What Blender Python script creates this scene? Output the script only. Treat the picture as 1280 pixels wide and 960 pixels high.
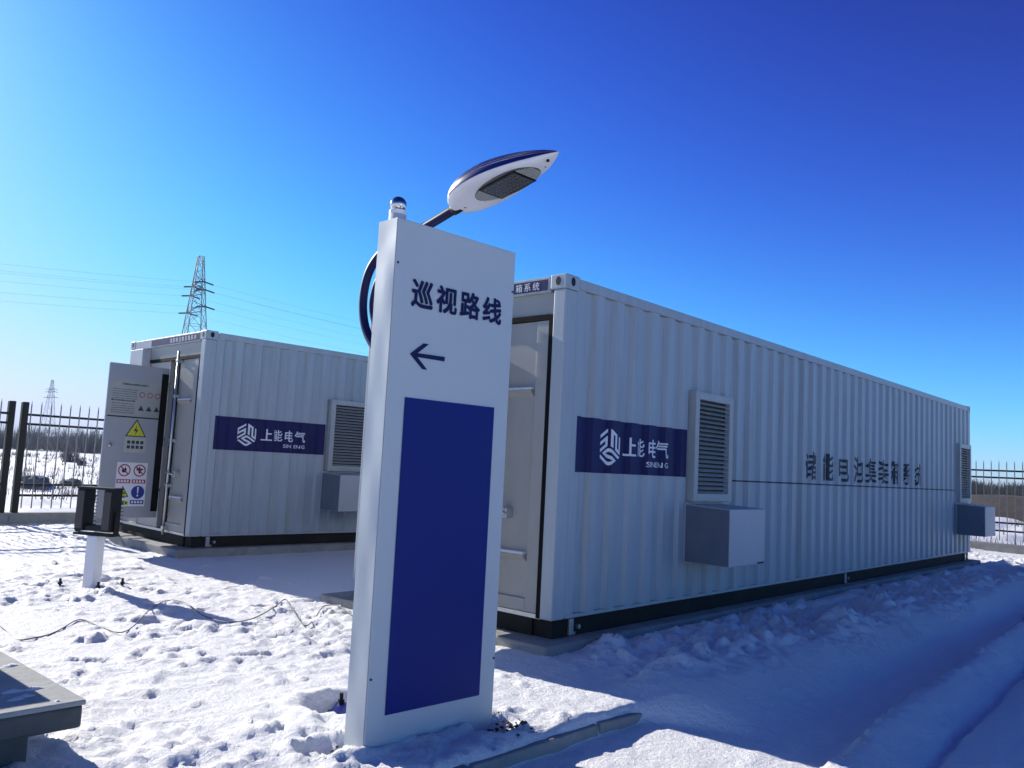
import bpy, bmesh, math, random
import numpy as np
from mathutils import Vector, Matrix
R = math.radians
random.seed(7)
for o in list(bpy.data.objects): bpy.data.objects.remove(o)
S = bpy.context.scene
COL = S.collection

# ------------------------------------------------------------------ camera
CAMZ = 1.38
F_PX, PITCH, ROLL = 1036.0, 0.0980, 0.0507
cam = bpy.data.objects.new('camera', bpy.data.cameras.new('camera'))
COL.objects.link(cam)
cam.data.sensor_width = 36.0
cam.data.lens = 36.0 * F_PX / 1280.0
cam.data.clip_start = 0.05
cam.data.clip_end = 12000
_f = Vector((0, math.cos(PITCH), math.sin(PITCH)))
_u = Vector((0, -math.sin(PITCH), math.cos(PITCH)))
_x = Vector((1, 0, 0))
_r = _x * math.cos(ROLL) + _u * math.sin(ROLL)
_up = -_x * math.sin(ROLL) + _u * math.cos(ROLL)
cm = Matrix((_r, _up, -_f)).transposed().to_4x4()
cm.translation = (0, 0, CAMZ)
cam.matrix_world = cm
S.camera = cam

# ------------------------------------------------------------------ sky, sun, exposure
SUN_AZ, SUN_EL = R(141.0), R(24.0)          # azimuth counted from +X, towards the sun
sdir = Vector((math.cos(SUN_AZ) * math.cos(SUN_EL), math.sin(SUN_AZ) * math.cos(SUN_EL), math.sin(SUN_EL)))
W = bpy.data.worlds.new('World'); S.world = W; W.use_nodes = True
nt = W.node_tree; nt.nodes.clear()
sky = nt.nodes.new('ShaderNodeTexSky'); sky.sky_type = 'NISHITA'; sky.sun_disc = False
sky.sun_elevation = SUN_EL; sky.sun_rotation = math.atan2(sdir.x, sdir.y)
sky.altitude = 1200; sky.air_density = 0.7; sky.dust_density = 0.6; sky.ozone_density = 8.0
# the deep, contrasty blue of the photograph: one contrast curve per channel over the whole sky
sp_ = nt.nodes.new('ShaderNodeSeparateColor'); cb0 = nt.nodes.new('ShaderNodeCombineColor')
nt.links.new(sky.outputs[0], sp_.inputs[0])
def wmath(op, a, b_):
    mn = nt.nodes.new('ShaderNodeMath'); mn.operation = op
    for k, q in enumerate((a, b_)):
        if isinstance(q, (int, float)): mn.inputs[k].default_value = q
        else: nt.links.new(q, mn.inputs[k])
    return mn.outputs[0]
for ci, (gam, gain, top) in enumerate(((2.3, 74.0, .85), (3.1, 600.0, .80), (3.0, 278.0, 1.1))):
    x_ = wmath('MULTIPLY', wmath('POWER', wmath('MULTIPLY', sp_.outputs[ci], .05), gam), gain)
    y_ = wmath('DIVIDE', x_, wmath('ADD', wmath('MULTIPLY', x_, 1 / top), 1.0))          # soft shoulder
    nt.links.new(wmath('MULTIPLY', y_, 10.0 / 1.68), cb0.inputs[ci])
bg = nt.nodes.new('ShaderNodeBackground'); bg.inputs['Strength'].default_value = 0.122
wo = nt.nodes.new('ShaderNodeOutputWorld')
nt.links.new(cb0.outputs[0], bg.inputs[0]); nt.links.new(bg.outputs[0], wo.inputs[0])
sun = bpy.data.objects.new('sun', bpy.data.lights.new('sun', 'SUN')); COL.objects.link(sun)
sun.data.energy = 4.5; sun.data.angle = R(0.5); sun.data.color = (1.0, 0.955, 0.88)
sun.rotation_euler = sdir.to_track_quat('Z', 'Y').to_euler(); sun.location = (-20, 20, 30)
vs = S.view_settings
vs.view_transform = 'Standard'; vs.look = 'None'; vs.gamma = 1; vs.exposure = 0.75; vs.use_curve_mapping = False

# ------------------------------------------------------------------ site frame: u along the containers, w across (away)
AX, AY, ANG = 0.386, 6.400, 0.834
CD, SD = math.cos(ANG), math.sin(ANG)
def site(u, w, z=0.0): return Vector((AX + u * CD - w * SD, AY + u * SD + w * CD, z))
SITE = Matrix.Translation((AX, AY, 0)) @ Matrix.Rotation(ANG, 4, 'Z')

# ------------------------------------------------------------------ materials
def newmat(name):
    m = bpy.data.materials.new(name); m.use_nodes = True
    t = m.node_tree; b = t.nodes['Principled BSDF']
    return m, t, b
def N(t, typ, **kw):
    n = t.nodes.new(typ)
    for k, v in kw.items(): setattr(n, k, v)
    return n
def mat(name, col, rough=0.5, metal=0.0, var=0.12, scale=6.0, stretch=(1, 1, 1), bump=0.0, bscale=40.0, dirt=None, dirt_amt=0.0, spec=0.5, coat=0.0):
    """painted / cast surface: base colour with noise variation, optional dirt and fine relief"""
    m, t, b = newmat(name); L = t.links.new
    tc = N(t, 'ShaderNodeTexCoord'); mp = N(t, 'ShaderNodeMapping'); mp.inputs['Scale'].default_value = stretch
    L(tc.outputs['Object'], mp.inputs[0])
    n1 = N(t, 'ShaderNodeTexNoise'); n1.inputs['Scale'].default_value = scale; n1.inputs['Detail'].default_value = 6; n1.inputs['Roughness'].default_value = 0.62
    L(mp.outputs[0], n1.inputs[0])
    mr = N(t, 'ShaderNodeMapRange'); mr.inputs[1].default_value = 0.3; mr.inputs[2].default_value = 0.7
    mr.inputs[3].default_value = 1 - var; mr.inputs[4].default_value = 1 + var * 0.6
    L(n1.outputs[0], mr.inputs[0])
    mx = N(t, 'ShaderNodeVectorMath', operation='SCALE'); mx.inputs[0].default_value = col[:3]
    L(mr.outputs[0], mx.inputs['Scale'])
    out = mx.outputs[0]
    if dirt:
        n2 = N(t, 'ShaderNodeTexNoise'); n2.inputs['Scale'].default_value = scale * 0.45; n2.inputs['Detail'].default_value = 8; n2.inputs['Roughness'].default_value = 0.7
        L(mp.outputs[0], n2.inputs[0])
        r2 = N(t, 'ShaderNodeMapRange'); r2.inputs[1].default_value = 0.5; r2.inputs[2].default_value = 0.75; r2.inputs[4].default_value = dirt_amt
        L(n2.outputs[0], r2.inputs[0])
        mm = N(t, 'ShaderNodeMix', data_type='RGBA'); L(r2.outputs[0], mm.inputs[0]); L(out, mm.inputs[6]); mm.inputs[7].default_value = (*dirt, 1)
        out = mm.outputs[2]
    L(out, b.inputs['Base Color'])
    rr = N(t, 'ShaderNodeMapRange'); rr.inputs[3].default_value = max(0.02, rough - 0.08); rr.inputs[4].default_value = min(1, rough + 0.1)
    L(n1.outputs[0], rr.inputs[0]); L(rr.outputs[0], b.inputs['Roughness'])
    b.inputs['Metallic'].default_value = metal
    b.inputs['Specular IOR Level'].default_value = spec
    if coat: b.inputs['Coat Weight'].default_value = coat
    if bump:
        n3 = N(t, 'ShaderNodeTexNoise'); n3.inputs['Scale'].default_value = bscale; n3.inputs['Detail'].default_value = 5
        L(mp.outputs[0], n3.inputs[0])
        bp = N(t, 'ShaderNodeBump'); bp.inputs['Strength'].default_value = 1.0; bp.inputs['Distance'].default_value = bump
        L(n3.outputs[0], bp.inputs['Height']); L(bp.outputs[0], b.inputs['Normal'])
    return m
M = {}
M['white'] = mat('white_paint', (0.385, 0.43, 0.455), 0.42, var=0.10, scale=3.0, stretch=(3.0, 3.0, 0.28), dirt=(0.20, 0.18, 0.15), dirt_amt=0.42, bump=0.0012, bscale=5)
M['door'] = mat('door_paint', (0.33, 0.325, 0.30), 0.38, var=0.08, scale=3.5, stretch=(1, 1, 0.6), dirt=(0.26, 0.24, 0.20), dirt_amt=0.35, bump=0.001, bscale=6)
M['navy'] = mat('navy_paint', (0.004, 0.006, 0.085), 0.5, var=0.15, scale=4, spec=0.25)
M['signwhite'] = mat('sign_white', (0.49, 0.535, 0.555), 0.42, var=0.03, scale=1.5, bump=0.004, bscale=1.6)
M['signblue'] = mat('sign_blue', (0.002, 0.016, 0.17), 0.45, var=0.06, scale=1.2, spec=0.18)
M['lettering'] = mat('white_lettering', (0.80, 0.80, 0.82), 0.5, var=0.05)
M['black'] = mat('black_paint', (0.005, 0.005, 0.006), 0.5, var=0.3, scale=8, spec=0.3)
M['basesteel'] = mat('base_steel', (0.008, 0.008, 0.008), 0.7, var=0.4, scale=6, dirt=(0.04, 0.032, 0.026), dirt_amt=0.5, spec=0.25)
M['rubber'] = mat('rubber', (0.004, 0.004, 0.005), 0.75, var=0.2, spec=0.15)
M['signink'] = mat('sign_lettering', (0.004, 0.009, 0.07), 0.5, var=0.05, spec=0.2)
M['ink'] = mat('dark_ink', (0.02, 0.028, 0.05), 0.6, var=0.1)
M['louvre'] = mat('louvre_paint', (0.42, 0.44, 0.42), 0.45, var=0.08, scale=8)
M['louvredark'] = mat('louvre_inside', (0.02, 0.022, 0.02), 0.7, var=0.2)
M['hood'] = mat('hood_paint', (0.45, 0.47, 0.49), 0.4, var=0.06, scale=5)
M['cheek'] = mat('hood_cheek', (0.15, 0.17, 0.20), 0.55, var=0.12, scale=6)
M['galv'] = mat('galvanised', (0.55, 0.56, 0.57), 0.35, metal=0.85, var=0.15, scale=14)
M['concrete'] = mat('concrete', (0.30, 0.295, 0.275), 0.9, var=0.22, scale=5, dirt=(0.15, 0.14, 0.12), dirt_amt=0.5, bump=0.006, bscale=30)
M['slabconc'] = mat('slab_concrete', (0.36, 0.37, 0.345), 0.85, var=0.2, scale=4, dirt=(0.17, 0.17, 0.15), dirt_amt=0.45, bump=0.004, bscale=26)
M['steelshade'] = mat('dark_steel_and_shade', (0.075, 0.082, 0.08), 0.6, var=0.35, scale=5, dirt=(0.03, 0.028, 0.025), dirt_amt=0.7, bump=0.003, bscale=20)  # dark slab edge, and painted shade on the plinth wall
M['fence'] = mat('fence_black', (0.006, 0.0065, 0.007), 0.5, var=0.2, scale=5, spec=0.3)
M['picket'] = mat('fence_picket', (0.17, 0.17, 0.17), 0.5, var=0.15, scale=5)
M['pole'] = mat('pole_white', (0.78, 0.78, 0.79), 0.3, var=0.04)
M['poleblue'] = mat('pole_navy', (0.006, 0.009, 0.06), 0.4, var=0.1, spec=0.2)
M['chrome'] = mat('chrome', (0.62, 0.61, 0.60), 0.16, metal=1.0, var=0.05)
M['shell'] = mat('lamp_shell', (0.74, 0.75, 0.77), 0.3, var=0.04)
M['stripe'] = mat('lamp_stripe', (0.006, 0.012, 0.13), 0.35, var=0.06, spec=0.25)
M['ledglass'] = mat('led_glass', (0.055, 0.06, 0.065), 0.12, var=0.1, scale=20)
M['ledgrille'] = mat('led_grille', (0.10, 0.10, 0.085), 0.5, var=0.1)
M['led'] = mat('led_chip', (0.10, 0.10, 0.085), 0.3, var=0.1)
M['lampglass'] = mat('flood_glass', (0.02, 0.022, 0.026), 0.08, var=0.05)
M['pylon'] = mat('pylon_steel', (0.022, 0.026, 0.045), 0.6, var=0.1)
M['wire'] = mat('wire_aluminium', (0.28, 0.29, 0.32), 0.6, var=0.05)
M['cable'] = mat('cable_black', (0.02, 0.02, 0.022), 0.55, var=0.2)
M['yellow'] = mat('warning_yellow', (0.55, 0.56, 0.02), 0.45, var=0.06)
M['red'] = mat('warning_red', (0.38, 0.02, 0.04), 0.45, var=0.06)
M['blue'] = mat('warning_blue', (0.015, 0.03, 0.26), 0.45, var=0.06)
M['plate'] = mat('plate_white', (0.72, 0.72, 0.73), 0.4, var=0.04)
M['tan'] = mat('plate_tan', (0.45, 0.44, 0.36), 0.5, var=0.08)
M['notice'] = mat('notice_plate', (0.36, 0.36, 0.32), 0.3, var=0.15, scale=3)
M['leafpaint'] = mat('leaf_paint', (0.34, 0.345, 0.36), 0.4, var=0.07, scale=3)
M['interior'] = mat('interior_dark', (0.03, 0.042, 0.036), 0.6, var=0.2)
M['stone'] = mat('stone', (0.07, 0.06, 0.05), 0.9, var=0.4, scale=20)
M['rock'] = mat('rock', (0.13, 0.15, 0.15), 0.85, var=0.3, scale=6, bump=0.02, bscale=6)
M['soil'] = mat('dry_soil', (0.055, 0.046, 0.040), 0.95, var=0.35, scale=0.8, dirt=(0.12, 0.11, 0.10), dirt_amt=0.35, bump=0.05, bscale=3)
M['twig'] = mat('bare_twig', (0.19, 0.18, 0.175), 0.9, var=0.4, scale=0.3)
M['evergreen'] = mat('dull_evergreen', (0.045, 0.052, 0.038), 0.9, var=0.35, scale=0.5)
M['darkwood'] = mat('dark_wood', (0.022, 0.022, 0.024), 0.9, var=0.35, scale=0.5)
M['weed'] = mat('dry_weed', (0.10, 0.085, 0.06), 0.9, var=0.3, scale=1)
M['shedwall'] = mat('shed_wall', (0.32, 0.31, 0.29), 0.8, var=0.15, scale=1)

def snow_mat(name):
    m, t, b = newmat(name); L = t.links.new
    tc = N(t, 'ShaderNodeTexCoord')
    n1 = N(t, 'ShaderNodeTexNoise'); n1.inputs['Scale'].default_value = 1.1; n1.inputs['Detail'].default_value = 8; n1.inputs['Roughness'].default_value = 0.65
    L(tc.outputs['Object'], n1.inputs[0])
    cr = N(t, 'ShaderNodeMapRange'); cr.inputs[1].default_value = 0.62; cr.inputs[2].default_value = 0.8; cr.inputs[4].default_value = 0.30
    L(n1.outputs[0], cr.inputs[0])
    mm = N(t, 'ShaderNodeMix', data_type='RGBA'); L(cr.outputs[0], mm.inputs[0])
    mm.inputs[6].default_value = (0.87, 0.87, 0.86, 1); mm.inputs[7].default_value = (0.62, 0.60, 0.56, 1)
    n0 = N(t, 'ShaderNodeTexNoise'); n0.inputs['Scale'].default_value = 34; n0.inputs['Detail'].default_value = 4
    L(tc.outputs['Object'], n0.inputs[0])
    c0 = N(t, 'ShaderNodeMapRange'); c0.inputs[1].default_value = 0.70; c0.inputs[2].default_value = 0.78; c0.inputs[4].default_value = 0.35
    L(n0.outputs[0], c0.inputs[0])
    m2 = N(t, 'ShaderNodeMix', data_type='RGBA'); L(c0.outputs[0], m2.inputs[0]); L(mm.outputs[2], m2.inputs[6]); m2.inputs[7].default_value = (0.45, 0.42, 0.38, 1)
    L(m2.outputs[2], b.inputs['Base Color'])
    b.inputs['Roughness'].default_value = 0.62
    b.inputs['Specular IOR Level'].default_value = 0.35
    a = N(t, 'ShaderNodeTexNoise'); a.inputs['Scale'].default_value = 22; a.inputs['Detail'].default_value = 7; a.inputs['Roughness'].default_value = 0.7
    L(tc.outputs['Object'], a.inputs[0])
    c = N(t, 'ShaderNodeTexNoise'); c.inputs['Scale'].default_value = 180; c.inputs['Detail'].default_value = 3
    L(tc.outputs['Object'], c.inputs[0])
    ad = N(t, 'ShaderNodeMath', operation='MULTIPLY_ADD'); ad.inputs[1].default_value = 0.16
    L(c.outputs[0], ad.inputs[0]); L(a.outputs[0], ad.inputs[2])
    bp = N(t, 'ShaderNodeBump'); bp.inputs['Distance'].default_value = 0.022; bp.inputs['Strength'].default_value = 1
    L(ad.outputs[0], bp.inputs['Height']); L(bp.outputs[0], b.inputs['Normal'])
    return m
M['snow'] = snow_mat('snow')

# ------------------------------------------------------------------ mesh helpers
def prop(o, label=None, cat=None, group=None, kind=None):
    if label: o['label'] = label
    if cat: o['category'] = cat
    if group: o['group'] = group
    if kind: o['kind'] = kind
    return o
def empty(name, loc=(0, 0, 0), rz=0.0):
    o = bpy.data.objects.new(name, None); o.empty_display_size = 0.2
    COL.objects.link(o); o.location = loc; o.rotation_euler = (0, 0, rz); return o
class MB:
    def __init__(s): s.v = []; s.f = []
    def add(s, v, f):
        k = len(s.v); s.v += [tuple(p) for p in v]; s.f += [tuple(i + k for i in q) for q in f]; return s
    def box(s, x0, x1, y0, y1, z0, z1):
        return s.add([(x0, y0, z0), (x1, y0, z0), (x1, y1, z0), (x0, y1, z0), (x0, y0, z1), (x1, y0, z1), (x1, y1, z1), (x0, y1, z1)],
                     [(0, 3, 2, 1), (4, 5, 6, 7), (0, 1, 5, 4), (1, 2, 6, 5), (2, 3, 7, 6), (3, 0, 4, 7)])
    def tube(s, pts, r, n=8, caps=True):
        pts = [Vector(p) for p in pts]; rs = r if isinstance(r, (list, tuple)) else [r] * len(pts)
        vs_, fs = [], []; prev = None
        for i, p in enumerate(pts):
            a = pts[max(i - 1, 0)]; b = pts[min(i + 1, len(pts) - 1)]; t = (b - a).normalized()
            if prev is None:
                ref = Vector((0, 0, 1)) if abs(t.z) < 0.9 else Vector((1, 0, 0)); x = t.cross(ref).normalized()
            else: x = (prev - t * prev.dot(t)).normalized()
            prev = x; y = t.cross(x)
            for k in range(n):
                an = 2 * math.pi * (k + 0.5) / n
                vs_.append(p + (x * math.cos(an) + y * math.sin(an)) * rs[i])
        for i in range(len(pts) - 1):
            for k in range(n):
                a = i * n + k; b = i * n + (k + 1) % n; fs.append((a, a + n, b + n, b))
        if caps: fs.append(tuple(range(n))); fs.append(tuple(reversed(range((len(pts) - 1) * n, len(pts) * n))))
        return s.add(vs_, fs)
    def prism(s, poly, fn, t0, t1):
        """poly: 2-D outline; fn(a, b, t) -> 3-D point; extruded t0..t1"""
        n = len(poly); v = [fn(a, b, t0) for a, b in poly] + [fn(a, b, t1) for a, b in poly]
        f = [tuple(reversed(range(n))), tuple(range(n, 2 * n))] + [(i, (i + 1) % n, n + (i + 1) % n, n + i) for i in range(n)]
        return s.add(v, f)
    def mesh(s, name, m, smooth=False):
        me = bpy.data.meshes.new(name); me.from_pydata(s.v, [], s.f)
        bm = bmesh.new(); bm.from_mesh(me); bmesh.ops.recalc_face_normals(bm, faces=bm.faces); bm.to_mesh(me); bm.free()
        if m: me.materials.append(m)
        if smooth: me.polygons.foreach_set('use_smooth', [True] * len(me.polygons))
        return me
    def build(s, name, m, parent=None, bevel=0.0, smooth=False, seg=2):
        o = bpy.data.objects.new(name, s.mesh(name, m, smooth)); COL.objects.link(o)
        if parent: o.parent = parent
        if bevel:
            b = o.modifiers.new('bevel', 'BEVEL'); b.width = bevel; b.segments = seg; b.limit_method = 'ANGLE'
        return o
def link_mesh(name, me, parent=None, loc=(0, 0, 0), rz=0.0):
    o = bpy.data.objects.new(name, me); COL.objects.link(o); o.location = loc; o.rotation_euler = (0, 0, rz)
    if parent: o.parent = parent
    return o
def copy_tree(o, parent=None):
    c = o.copy(); COL.objects.link(c); c.parent = parent
    for ch in list(o.children): copy_tree(ch, c)
    return c
def text_mesh(body, box, res=3):
    """lettering outline filled, scaled into box = (x0, x1, y0, y1); returns verts, faces"""
    cu = bpy.data.curves.new('lettering_outline', 'FONT'); cu.body = body; cu.size = 1.0; cu.resolution_u = res
    ob = bpy.data.objects.new('lettering_outline', cu); COL.objects.link(ob)
    dg = bpy.context.evaluated_depsgraph_get(); ev = ob.evaluated_get(dg); me = ev.to_mesh()
    v = [(p.co.x, p.co.y) for p in me.vertices]; f = [tuple(p.vertices) for p in me.polygons]
    ev.to_mesh_clear(); bpy.data.objects.remove(ob); bpy.data.curves.remove(cu)
    xs = [p[0] for p in v]; ys = [p[1] for p in v]
    x0, x1, y0, y1 = box
    sx = (x1 - x0) / (max(xs) - min(xs)); sy = (y1 - y0) / (max(ys) - min(ys))
    return [((p[0] - min(xs)) * sx + x0, (p[1] - min(ys)) * sy + y0) for p in v], f
def bold_layers(v, f, r, n=8):
    """heavier strokes: the outline repeated round a small circle, each layer a hair further out"""
    return [([(a + r * math.cos(2 * math.pi * k / n), b + r * math.sin(2 * math.pi * k / n)) for a, b in v], f) for k in range(n)]
def bold_flat(name, v, f, r, fn, m, parent, off):
    b = MB()
    for k, (vv, ff) in enumerate(bold_layers(v, f, r)): b.add([fn(p, q, off + k * .0002) for p, q in vv], ff)
    return b.build(name, m, parent)
def flat(name, v2, f, fn, m, parent, off=0.003):
    o = MB().add([fn(a, b, off) for a, b in v2], f).build(name, m, parent); return o
def disc(cx, cy, r, n=28): return [(cx + r * math.cos(2 * math.pi * k / n), cy + r * math.sin(2 * math.pi * k / n)) for k in range(n)]
def rect(x0, x1, y0, y1): return [(x0, y0), (x1, y0), (x1, y1), (x0, y1)]
def ring(cx, cy, r0, r1, n=28):
    a, b = disc(cx, cy, r0, n), disc(cx, cy, r1, n)
    return a + b, [(i, (i + 1) % n, n + (i + 1) % n, n + i) for i in range(n)]

# ------------------------------------------------------------------ noise for the snow relief
def perlin(x, y, seed=0):
    xi = np.floor(x).astype(np.int64); yi = np.floor(y).astype(np.int64); xf = x - xi; yf = y - yi
    def g(ix, iy):
        h = (ix * 374761393 + iy * 668265263 + seed * 974634777) & 0xffffffff
        h = ((h ^ (h >> 13)) * 1274126177) & 0xffffffff; h = h ^ (h >> 16)
        a = h.astype(np.float64) / 4294967296.0 * 2 * math.pi
        return np.cos(a), np.sin(a)
    s = lambda t: t * t * t * (t * (t * 6 - 15) + 10)
    u, v = s(xf), s(yf)
    a, b = g(xi, yi); n00 = a * xf + b * yf
    a, b = g(xi + 1, yi); n10 = a * (xf - 1) + b * yf
    a, b = g(xi, yi + 1); n01 = a * xf + b * (yf - 1)
    a, b = g(xi + 1, yi + 1); n11 = a * (xf - 1) + b * (yf - 1)
    return ((n00 * (1 - u) + n10 * u) * (1 - v) + (n01 * (1 - u) + n11 * u) * v) * 1.5
def sst(x, a, b):
    t = np.clip((x - a) / (b - a), 0, 1); return t * t * (3 - 2 * t)

# ------------------------------------------------------------------ ground: one snow-covered sheet to the horizon
def axis(lo, d0, d1, m1, hi, s0, s1):
    """fine steps s0 in d0..d1, s1 up to m1, then growing out to hi / lo"""
    a = list(np.arange(d0, d1, s0)) + list(np.arange(d1, m1, s1))
    st, x = s1, m1
    while x < hi: a.append(x); st *= 1.16; x += st
    a.append(hi); st, x = s0, d0; neg = []
    while x > lo: st *= 1.16; x -= st; neg.append(x)
    return np.array(neg[::-1] + a)
UA = axis(-4000, -5.6, 3.6, 17.5, 4000, 0.027, 0.07)
WA = axis(-4000, -3.6, 5.4, 12.0, 4000, 0.027, 0.07)
U, Wg = np.meshgrid(UA, WA, indexing='ij')
def ground_height(U, Wg):
    rng = np.random.RandomState(11)
    n1 = perlin(U / 1.9, Wg / 1.9, 1); n2 = perlin(U / .62, Wg / .62, 2); n3 = perlin(U / .27, Wg / .27, 3); n4 = perlin(U / .12, Wg / .12, 4); n5 = perlin(U / .055, Wg / .055, 5)
    near = sst(-np.hypot(U, Wg), -60, -30)
    # zones
    drift = sst(U + 0.45 * n1, -0.4, 0.25) * sst(Wg, 2.4, 3.0) * (1 - sst(Wg, 6.0, 6.5))       # smooth wind-packed snow between the containers
    rough = (0.30 + 0.85 * sst(n1 + .5 * perlin(U / .8, Wg / .8, 7), -.25, .45)) * (1 - 0.86 * drift)
    n6 = perlin(U / .032, Wg / .032, 6)
    bed = 0.012 + 0.022 * n1 + rough * (0.020 * n2 + 0.015 * n3 + 0.016 * n4 * (.5 + .9 * sst(n2, -.4, .4)) + 0.014 * n5 * (.5 + .8 * sst(n3, -.3, .4)) + 0.007 * n6)
    # kerb edge and path
    wob = 0.025 * perlin(U / .5, U * 0 + 3.1, 9) + 0.012 * perlin(U / .13, U * 0 + 5.3, 10)
    buried = sst(U, -0.75, -0.25)
    e0 = -1.262 - 0.70 * buried; e1 = -1.205 + wob - 0.08 * buried
    path = -0.085 + 0.012 * n1 + 0.008 * n2 + 0.006 * n3 + 0.006 * n4 * sst(n1, -.2, .3) + .0025 * n5
    step = sst(Wg, e0, e1)
    # lumps thrown along the foot of the container, shaded side
    lump = sst(Wg, -1.5, -1.0) * (1 - sst(Wg, -0.35, -0.1)) * sst(U, -0.4, 0.3) * (1 - sst(U, 13, 15))
    h = path * (1 - step) + (bed + .065 * buried * sst(-Wg, .8, 1.1)) * step
    h = h + lump * (0.030 + 0.05 * np.maximum(n3, -.2) + 0.05 * np.maximum(n2, -.1) + 0.03 * n4 + .012 * n5)
    # snow-covered far edge of the path: a crest and a shallow trough behind it
    wc = -2.33 + 0.046 * (U + .25) + 0.012 * perlin(U / .8, U * 0 + 1.7, 12) + 0.010 * perlin(U / .17, U * 0 + 2.7, 13)
    q = Wg - wc
    far = np.where(q > 0, sst(-q, -0.06, 0.0) * 0.10, 0.10 - 0.085 * sst(-q, 0.03, 0.36) - 0.05 * np.exp(-((q + .36) / .035) ** 2) + 0.04 * sst(-q, .36, .6))
    m = sst(-Wg, 1.75, 1.95); h = h + far * m * near * (.35 + .65 * sst(U, -.9, .6))
    h = h + (0.03 * n5 + .02 * n6) * np.exp(-(q / .045) ** 2) * m + 0.006 * n4 * m
    # field beyond the fence
    out = sst(Wg, 11.6, 14) + sst(U, 16.7, 19); out = np.clip(out, 0, 1)
    fld = 0.16 * perlin(U / 3.1, Wg / 3.1, 21) + 0.22 * perlin(U / 9, Wg / 9, 22) + 0.13 * perlin(U / 1.1, Wg / 1.1, 23)
    fldw = out * sst(-np.hypot(U, Wg), -180, -60)
    h = h * (1 - out) + (fld * fldw - 0.02) * out
    h = h * np.where(near > 0, 1, 1)
    # footprints and kicked-up chunks
    def stamp(cu, cw, rad, fn):
        i0, i1 = np.searchsorted(UA, [cu - rad, cu + rad]); j0, j1 = np.searchsorted(WA, [cw - rad, cw + rad])
        if i1 > i0 and j1 > j0: h[i0:i1, j0:j1] += fn(U[i0:i1, j0:j1] - cu, Wg[i0:i1, j0:j1] - cw)
    def foot(cu, cw, th, depth):
        c, s_ = math.cos(th), math.sin(th)
        def fn(x, y):
            a = (x * c + y * s_) / .15; b = (-x * s_ + y * c) / .062; r = np.sqrt(a * a + b * b)
            r = r * (1 + .45 * perlin(x / .07 + cu * 9, y / .07 + cw * 7, 51)); return -depth * (1 - sst(r, .4, 1.1)) * (.7 + .6 * perlin(x / .05 + cw * 5, y / .05, 52)) + depth * .5 * np.exp(-((r - 1.25) / .22) ** 2)
        stamp(cu, cw, .26, fn)
    for k in range(20):                                         # tracks of people walking past
        cu, cw = rng.uniform(-5.2, -0.3), rng.uniform(-0.9, 7.5); th = rng.uniform(0, 2 * math.pi)
        for j in range(rng.randint(4, 9)):
            sd = .1 * (1 if j % 2 else -1)
            pu, pw = cu + math.cos(th) * .52 * j - math.sin(th) * sd, cw + math.sin(th) * .52 * j + math.cos(th) * sd
            if pw > -0.95 and pu < 0.1: foot(pu, pw, th + rng.uniform(-.25, .25), rng.uniform(.010, .028))
    for k in range(16): foot(rng.uniform(.2, 7), rng.uniform(-1.0, -.4), rng.uniform(0, 6.3), rng.uniform(.02, .05))
    for k in range(900):
        cu, cw = rng.uniform(-5.4, .2), rng.uniform(-1.0, 7.0); r0 = rng.uniform(.018, .06) * (1 + .9 * (rng.rand() < .12)); hh = rng.uniform(.12, .42) * r0; el = rng.uniform(.6, 1.5)
        stamp(cu, cw, .2, lambda x, y: hh * np.sqrt(np.clip(1 - ((x / r0) ** 2 + (y * el / r0) ** 2) * (1 + .9 * perlin(x / (.7 * r0) + cu * 5, y / (.7 * r0) + cw * 3, 61)), 0, 1)))
    for k in range(170):
        cu, cw = rng.uniform(.0, 9), rng.uniform(-1.15, -.2); r0 = rng.uniform(.03, .12); hh = rng.uniform(.15, .5) * r0
        stamp(cu, cw, .2, lambda x, y: hh * np.sqrt(np.clip(1 - ((x / r0) ** 2 + (y / r0) ** 2) * (1 + .9 * perlin(x / (.7 * r0) + cu * 5, y / (.7 * r0) + cw * 3, 61)), 0, 1)))
    # hollow round the lamp-post flange, small drift in front of the sign
    def bowl(cx, cy, r0, dep):
        d = Vector((cx - AX, cy - AY)); cu, cw = d.x * CD + d.y * SD, -d.x * SD + d.y * CD
        stamp(cu, cw, r0 * 1.6, lambda x, y: -dep * (1 - sst(np.hypot(x, y) / r0, .45, 1.15)) + .02 * np.exp(-((np.hypot(x, y) / r0 - 1.2) / .2) ** 2))
    bowl(-0.80, 4.76, 0.27, 0.085)
    bowl(-0.80, 4.05, 0.13, 0.05)
    bowl(-0.02, 4.50, 0.14, 0.045)
    return h
H = ground_height(U, Wg)
def gh(u, w):
    i = int(np.clip(np.searchsorted(UA, u), 1, len(UA) - 1)); j = int(np.clip(np.searchsorted(WA, w), 1, len(WA) - 1)); return float(H[i, j])
def to_site(x, y): return ((x - AX) * CD + (y - AY) * SD, -(x - AX) * SD + (y - AY) * CD)
def ghx(x, y): return gh(*to_site(x, y))
nu, nw = U.shape
co = np.empty((nu, nw, 3)); co[..., 0] = AX + U * CD - Wg * SD; co[..., 1] = AY + U * SD + Wg * CD; co[..., 2] = H
idx = np.arange(nu * nw).reshape(nu, nw)
quads = np.stack([idx[:-1, :-1], idx[1:, :-1], idx[1:, 1:], idx[:-1, 1:]], -1).reshape(-1, 4)
gm = bpy.data.meshes.new('ground')
gm.vertices.add(nu * nw); gm.vertices.foreach_set('co', co.ravel())
gm.loops.add(quads.size); gm.loops.foreach_set('vertex_index', quads.ravel().astype(np.int32))
gm.polygons.add(len(quads)); gm.polygons.foreach_set('loop_start', np.arange(0, quads.size, 4, dtype=np.int32))
gm.polygons.foreach_set('use_smooth', np.ones(len(quads), dtype=bool))
gm.update(); gm.validate(); gm.materials.append(M['snow'])
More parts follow.
